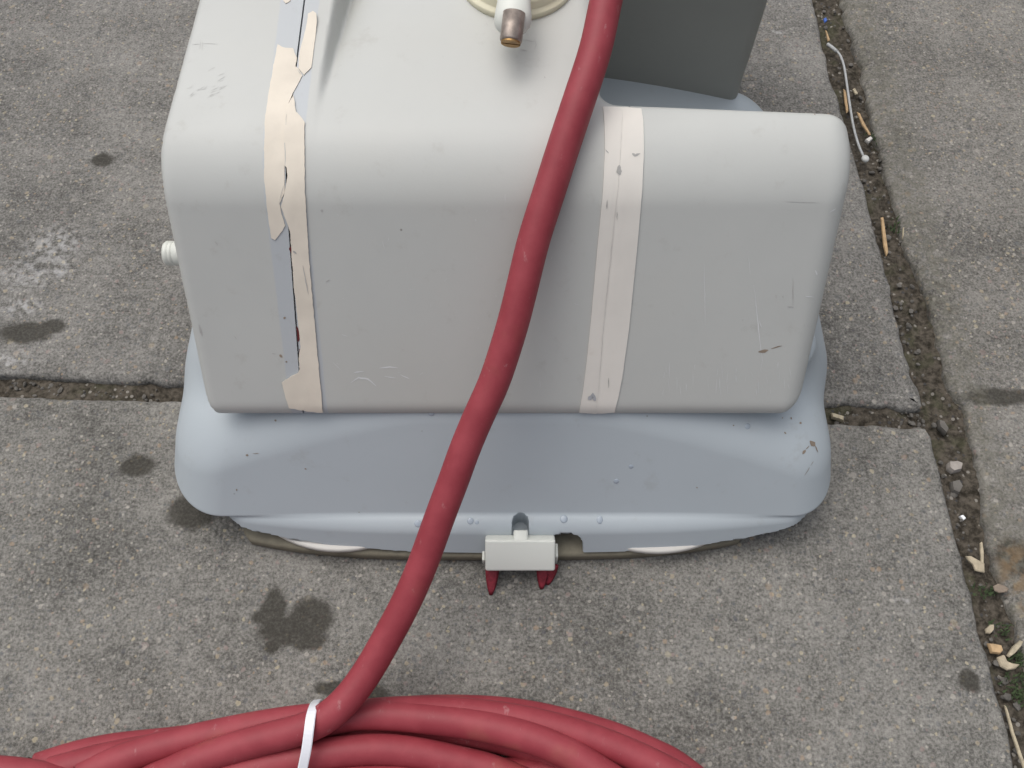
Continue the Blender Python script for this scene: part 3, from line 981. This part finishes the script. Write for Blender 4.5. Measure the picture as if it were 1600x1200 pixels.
# ------------------------------------------------------------------ red cable
RC = .0076
def catmull(P, step=.003):
    P = [np.array(p, float) for p in P]
    P = [2 * P[0] - P[1]] + P + [2 * P[-1] - P[-2]]
    out = []
    for i in range(1, len(P) - 2):
        n = max(2, int(np.linalg.norm(P[i + 1] - P[i]) / step))
        for k in range(n):
            t = k / n
            p0_, p1_, p2_, p3_ = P[i - 1:i + 3]
            out.append(.5 * ((2 * p1_) + (-p0_ + p2_) * t + (2 * p0_ - 5 * p1_ + 4 * p2_ - p3_) * t ** 2 + (-p0_ + 3 * p1_ - 3 * p2_ + p3_) * t ** 3))
    out.append(P[-2])
    return np.array(out)

def tube(path, r, n=22, verts=None, faces=None, caps=True):
    P = np.array(path)
    for _ in range(3): P[1:-1] = (P[:-2] + 2 * P[1:-1] + P[2:]) / 4
    T = np.gradient(P, axis=0); T /= np.linalg.norm(T, axis=1, keepdims=True)
    N = np.cross(T[0], [0, 0, 1.0]); N /= np.linalg.norm(N)
    b = len(verts)
    for k in range(len(P)):
        N = N - T[k] * N.dot(T[k]); N /= np.linalg.norm(N)
        Bn = np.cross(T[k], N)
        for i in range(n):
            a = 2 * math.pi * i / n
            verts.append(P[k] + r * (math.cos(a) * N + math.sin(a) * Bn))
    for k in range(len(P) - 1):
        for i in range(n):
            j = (i + 1) % n
            faces.append((b + k * n + i, b + k * n + j, b + (k + 1) * n + j, b + (k + 1) * n + i))
    if caps:
        faces.append(tuple(range(b, b + n))[::-1]); faces.append(tuple(range(b + (len(P) - 1) * n, b + len(P) * n)))

cv, cf = [], []
# the run from the handle down over the body to the coil
up = [(962, -60), (947, 0), (931, 75), (907, 150), (882, 225), (858, 300), (834, 375), (818, 440), (803, 500), (788, 550), (771, 600), (748, 650), (727, 700)]
up = up[:11]
dd = [.416, .412, .4085, .4055, .4065, .4090, .4120, .4155, .4190, .4220, .4252]
lo = [(748, 650, .4284), (727, 700, .4316), (709, 750, .4346), (690, 800, .4374), (672, 850, .4398), (653, 900, .4418), (630, 950, .4432), (603, 1000, .4440), (574, 1050, .4437), (543, 1092, .4415)]
run = [np.array([.085, .60, .235]), np.array([.070, .48, .232])] + [at_d(x, y, d) for (x, y), d in zip(up[:11], dd)] + [at_d(*l) for l in lo]
run += [at_z(515, 1118, .036), at_z(487, 1134, .034), at_z(455, 1144, .032), at_z(415, 1154, .030), at_z(370, 1167, .028), at_z(320, 1184, .026), at_z(270, 1206, .024), at_z(200, 1245, .020)]
CC = np.array([-.055, -.16])     # coil centre on the ground
def around(a0, a1, r0, r1, z, n=10):
    return [np.array([CC[0] + r * math.cos(a), CC[1] + r * math.sin(a) * .92, z]) for a, r in zip(np.linspace(a0, a1, n), np.linspace(r0, r1, n))]
def ang(p): return math.atan2((p[1] - CC[1]) / .92, p[0] - CC[0])
def rad(p): return math.hypot(p[0] - CC[0], (p[1] - CC[1]) / .92)
def loop(vis):
    """visible stretch (left to right on the ground) closed by the rest of the turn out of frame"""
    a, b = ang(vis[-1]), ang(vis[0])
    while b > a - .3: b -= 2 * math.pi
    n = 14
    arc = around(a, b, rad(vis[-1]), rad(vis[0]), (vis[0][2] + vis[-1][2]) / 2, n)[1:-1]
    return list(vis) + arc + [vis[0]]
# first: falling cable continues round the coil anticlockwise (to the left, then under the frame)
L = run[-1]
run += around(ang(L), ang(L) + 2.6, rad(L), .20, .012, 9)[1:]
tube(catmull(run), RC, 24, cv, cf)
strands = [
    [(130, 1212, .018), (180, 1190, .019), (240, 1170, .020), (300, 1156, .020), (360, 1143, .020), (420, 1132, .020), (480, 1124, .020), (560, 1117, .021), (620, 1118, .022), (700, 1126, .023), (760, 1135, .024), (830, 1153, .025), (890, 1179, .025), (945, 1212, .024)],
    [(60, 1200, .009), (120, 1181, .009), (180, 1169, .009), (250, 1162, .009), (330, 1152, .009), (430, 1136, .009), (530, 1122, .009), (640, 1111, .009), (720, 1109, .009), (800, 1114, .009), (870, 1127, .009), (950, 1149, .009), (1020, 1178, .009), (1090, 1222, .009)],
    [(80, 1207, .016), (150, 1188, .016), (220, 1174, .014), (300, 1162, .010), (420, 1146, .009), (540, 1136, .009), (640, 1134, .009), (720, 1142, .009), (800, 1158, .010), (860, 1180, .011), (920, 1215, .012)],
    [(300, 1232, .022), (360, 1212, .022), (420, 1195, .022), (480, 1182, .022), (540, 1174, .022), (600, 1171, .021), (660, 1178, .019), (730, 1194, .017), (800, 1216, .016)],
    [(560, 1240, .010), (640, 1226, .010), (720, 1214, .010), (790, 1209, .010), (860, 1208, .010), (930, 1219, .010), (1000, 1245, .010)],
    [(250, 1245, .010), (340, 1222, .010), (440, 1204, .010), (540, 1198, .010), (620, 1200, .010), (700, 1214, .009), (780, 1236, .009)],
    [(-60, 1205, .022), (0, 1206, .022), (50, 1212, .021), (110, 1226, .020), (200, 1250, .018)],
    [(420, 1240, .018), (500, 1226, .019), (580, 1220, .019), (660, 1226, .018), (740, 1246, .017)],
]
for st in strands:
    vis = [at_z(*s) for s in st]
    tube(catmull(loop(vis), .004), RC, 22, cv, cf, False)
cable = link("power_cable", mesh_from("power_cable", cv, cf), M_CABLE)
tag(cable, "thick red rubber power cable hanging over the grey machine into a coil on the slab", "cable")

# ------------------------------------------------------------------ cable tie round the coil
def band(path, wdir, wd, th):
    P = catmull(path, .002)
    T = np.gradient(P, axis=0); T /= np.linalg.norm(T, axis=1, keepdims=True)
    verts, faces = [], []
    for k in range(len(P)):
        s = np.array(wdir, float); s = s - T[k] * s.dot(T[k]); s /= np.linalg.norm(s)
        u = np.cross(s, T[k])
        for a, b in ((-1, -.6), (-.8, -1), (.8, -1), (1, -.6), (1, .6), (.8, 1), (-.8, 1), (-1, .6)):
            verts.append(P[k] + s * a * wd / 2 + u * b * th / 2)
    for k in range(len(P) - 1):
        for i in range(8):
            j = (i + 1) % 8
            faces.append((k * 8 + i, k * 8 + j, (k + 1) * 8 + j, (k + 1) * 8 + i))
    me = mesh_from("band", verts, faces, False)
    bm = bmesh.new(); bm.from_mesh(me); bmesh.ops.recalc_face_normals(bm, faces=bm.faces[:]); bm.to_mesh(me); bm.free()
    return me
tp = [(495, 1096, .012), (493, 1098, .026), (490, 1104, .037), (486, 1118, .0428), (483, 1140, .0435), (479, 1170, .0400), (473, 1200, .034), (468, 1230, .026), (464, 1252, .012), (466, 1250, .002), (476, 1200, .0006), (488, 1140, .0006), (496, 1100, .002), (496, 1095, .006), (495, 1096, .012)]
tie = link("cable_tie", band([at_z(*t) for t in tp], (1, .16, 0), .0047, .0013), M_TIE)
tag(tie, "white plastic cable tie strapped round the coiled red cable", "cable tie")

# ------------------------------------------------------------------ litter in the joints
sv, sf = [], []
tube(catmull([at_z(*p) for p in ((1294, 70, -.0005), (1300, 74, 0), (1310, 82, .0005), (1318, 100, .0005), (1323, 130, 0), (1328, 165, -.0005), (1334, 200, -.0005), (1342, 228, .0005), (1349, 244, .001))], .002), .0009, 12, sv, sf)
tube(catmull([at_z(*p) for p in ((1293, 69, -.0006), (1300, 74, 0), (1308, 81, .0004))], .002), .0014, 12, sv, sf)
M_KNOB = simple('dull_white', (.58, .59, .57), .5, .08)
swab = empty("plastic_stalk", at_z(1325, 150, 0), "thin white plastic stalk with a round end lying along the upper right joint", "plastic stalk")
def sub(name, me, mat, parent):
    o = bpy.data.objects.new(name, me); COL.objects.link(o); me.materials.append(mat); o.parent = parent
    o.matrix_parent_inverse = Matrix.Translation(-Vector(parent.location)); return o
sub("stem", mesh_from("stem", sv, sf), simple("grey_white_plastic", (.40, .41, .41), .55, .08), swab)
bm = bmesh.new(); bmesh.ops.create_uvsphere(bm, u_segments=20, v_segments=12, radius=.0028)
bc = Vector(at_z(1352, 248, .002))
for v in bm.verts: v.co = Vector((v.co.x, v.co.y * 1.1, v.co.z * .75)) + bc
for f_ in bm.faces: f_.smooth = True
me = bpy.data.meshes.new("round_end"); bm.to_mesh(me); bm.free()
sub("round_end", me, M_KNOB, swab)

def chip(name, poly, z, th, mat, label, cat, group=None, tiltv=(0, 0), curl=0.0):
    """a small solid flake: outline where it lies, own thickness, slightly bent"""
    P = [at_z(px, py, z) for px, py in poly]
    C = sum(P) / len(P)
    # refine outline
    R = []
    for a, b in zip(P, P[1:] + P[:1]):
        for k in range(3): R.append(a + (b - a) * k / 3)
    n = len(R); verts, faces = [], []
    for s_, zz in ((.86, th), (1.0, th * .6), (1.0, th * .2), (.9, 0)):
        for p in R:
            d = (p - C) * s_
            hz = tiltv[0] * d[0] + tiltv[1] * d[1] + curl * (d[0] ** 2 + d[1] ** 2)
            verts.append(C + np.array([d[0], d[1], zz + hz + .0002 * mnoise.noise(Vector(p * 900))]))
    for k in range(3):
        for i in range(n):
            j = (i + 1) % n
            faces.append((k * n + i, k * n + j, (k + 1) * n + j, (k + 1) * n + i))
    verts.append(C + np.array([0, 0, th * 1.02])); c = len(verts) - 1
    for i in range(n): faces.append((c, i, (i + 1) % n))
    faces.append(tuple(range(3 * n, 4 * n)))
    me = mesh_from(name, verts, faces, False)
    bm = bmesh.new(); bm.from_mesh(me); bmesh.ops.recalc_face_normals(bm, faces=bm.faces[:]); bm.to_mesh(me); bm.free()
    return tag(link(name, me, mat), label, cat, group)

WC = "wood chips and plant scraps in the joints"
chip("wood_chip", [(1507, 870), (1516, 870), (1528, 877), (1536, 882), (1536, 896), (1530, 895), (1522, 892), (1519, 883), (1512, 877)], -.003, .0016, M_HUSK, "pale curved husk under the upright splinter in the right joint", "plant scrap", WC, (.1, 0), 20)
chip("wood_splinter", [(1529, 850), (1532, 848), (1535, 862), (1537, 890), (1533, 890), (1531, 870)], -.002, .0014, M_WOOD, "thin upright yellow splinter standing against the pale husk", "splinter", WC, (.2, .1))
chip("leaf_scrap", [(1550, 917), (1558, 913), (1568, 916), (1575, 921), (1572, 926), (1560, 927), (1553, 924)], -.001, .0012, M_DIRTMARK, "brown shrivelled leaf scrap beside the rusty patch", "leaf", WC, (0, .1), 30)
chip("wood_chip", [(1538, 984), (1545, 977), (1551, 977), (1551, 985), (1546, 991), (1540, 990)], -.003, .0018, M_HUSK, "small grey-beige chip above the tan wood chip", "wood chip", WC, (.1, .1))
chip("wood_chip", [(1541, 1006), (1550, 1007), (1561, 1010), (1564, 1018), (1560, 1023), (1547, 1021)], -.002, .003, M_WOOD2, "bright tan square wood chip in the lower right joint", "wood chip", WC, (.15, .05))
chip("wood_chip", [(1556, 1028), (1566, 1024), (1571, 1034), (1580, 1038), (1590, 1040), (1584, 1046), (1572, 1048), (1562, 1042)], -.003, .002, M_HUSK, "curved grey husk just below the tan wood chip", "plant scrap", WC, (.1, 0), 15)
chip("wood_chip", [(1580, 1011), (1590, 1002), (1595, 1004), (1593, 1010), (1584, 1022), (1577, 1027), (1573, 1024)], -.001, .0022, M_WOOD, "narrow pale chip leaning by the moss at the right edge", "wood chip", WC, (.1, .2))
chip("grass_straw", [(1568, 1102), (1571, 1104), (1582, 1142), (1592, 1172), (1602, 1200), (1598, 1202), (1588, 1174), (1578, 1143)], -.0015, .0014, M_WOOD, "long dry straw lying in the bottom right joint", "straw", WC)
chip("wood_splinter", [(1374, 344), (1378, 343), (1382, 365), (1388, 395), (1385, 400), (1380, 385)], -.003, .0018, M_WOOD2, "orange-brown splinter upright in the joint beside the grey tank", "splinter", WC, (0, .1))
chip("wood_splinter", [(1410, 357), (1412, 356), (1411, 370), (1409, 376)], -.002, .0012, M_WOOD, "tiny pale splinter across the joint from the orange-brown one", "splinter", WC)
chip("wood_splinter", [(1317, 140), (1321, 143), (1325, 175), (1322, 178), (1319, 160)], -.003, .0014, M_WOOD2, "thin tan splinter on the left of the white stalk", "splinter", WC)
chip("wood_splinter", [(1338, 176), (1342, 178), (1352, 198), (1360, 212), (1357, 212), (1346, 196)], -.003, .0014, M_WOOD2, "slanting tan splinter on the right of the white stalk", "splinter", WC)
chip("wood_splinter", [(1331, 141), (1335, 139), (1340, 148), (1336, 149)], -.003, .0014, M_WOOD, "short pale chip touching the middle of the white stalk", "splinter", WC)
chip("wood_splinter", [(1289, 48), (1291, 50), (1296, 64), (1293, 66)], -.003, .0014, M_WOOD2, "short orange splinter above the upper end of the white stalk", "splinter", WC)
chip("wood_splinter", [(1296, 648), (1304, 650), (1317, 654), (1316, 661), (1309, 658), (1298, 655)], -.004, .0035, M_WOOD, "pale cream stick end poking out beside the blue-grey base", "stick", WC)
PB = "loose stones in the right joint"
chip("pebble", [(1477, 727), (1490, 725), (1499, 729), (1497, 739), (1484, 742), (1477, 736)], -.006, .006, simple("pale_stone", (.34, .31, .28), .8, .2), "pale pinkish stone in the joint level with the base", "stone", PB)
chip("pebble", [(1482, 756), (1494, 753), (1500, 764), (1494, 775), (1484, 771)], -.006, .005, M_PEB, "flat grey stone just below the pale pinkish stone", "stone", PB)
chip("pebble", [(1462, 660), (1470, 662), (1478, 675), (1474, 682), (1464, 672)], -.006, .005, M_PEB, "grey stone wedged at the corner where the joints meet", "stone", PB)
chip("pebble", [(1497, 808), (1502, 806), (1507, 812), (1503, 815)], -.005, .0025, M_WHITE, "bright white crumb in the dark joint", "crumb", PB)
chip("pebble", [(1350, 222), (1358, 217), (1362, 220), (1356, 226)], -.003, .003, simple("chalky", (.62, .60, .56), .8), "chalky crumb above the round end of the white stalk", "crumb", PB)
chip("plastic_fleck", [(1286, 31), (1290, 29), (1292, 34), (1288, 37)], -.003, .0015, M_BLUE, "tiny blue plastic fleck near the top of the right joint", "fleck", PB)
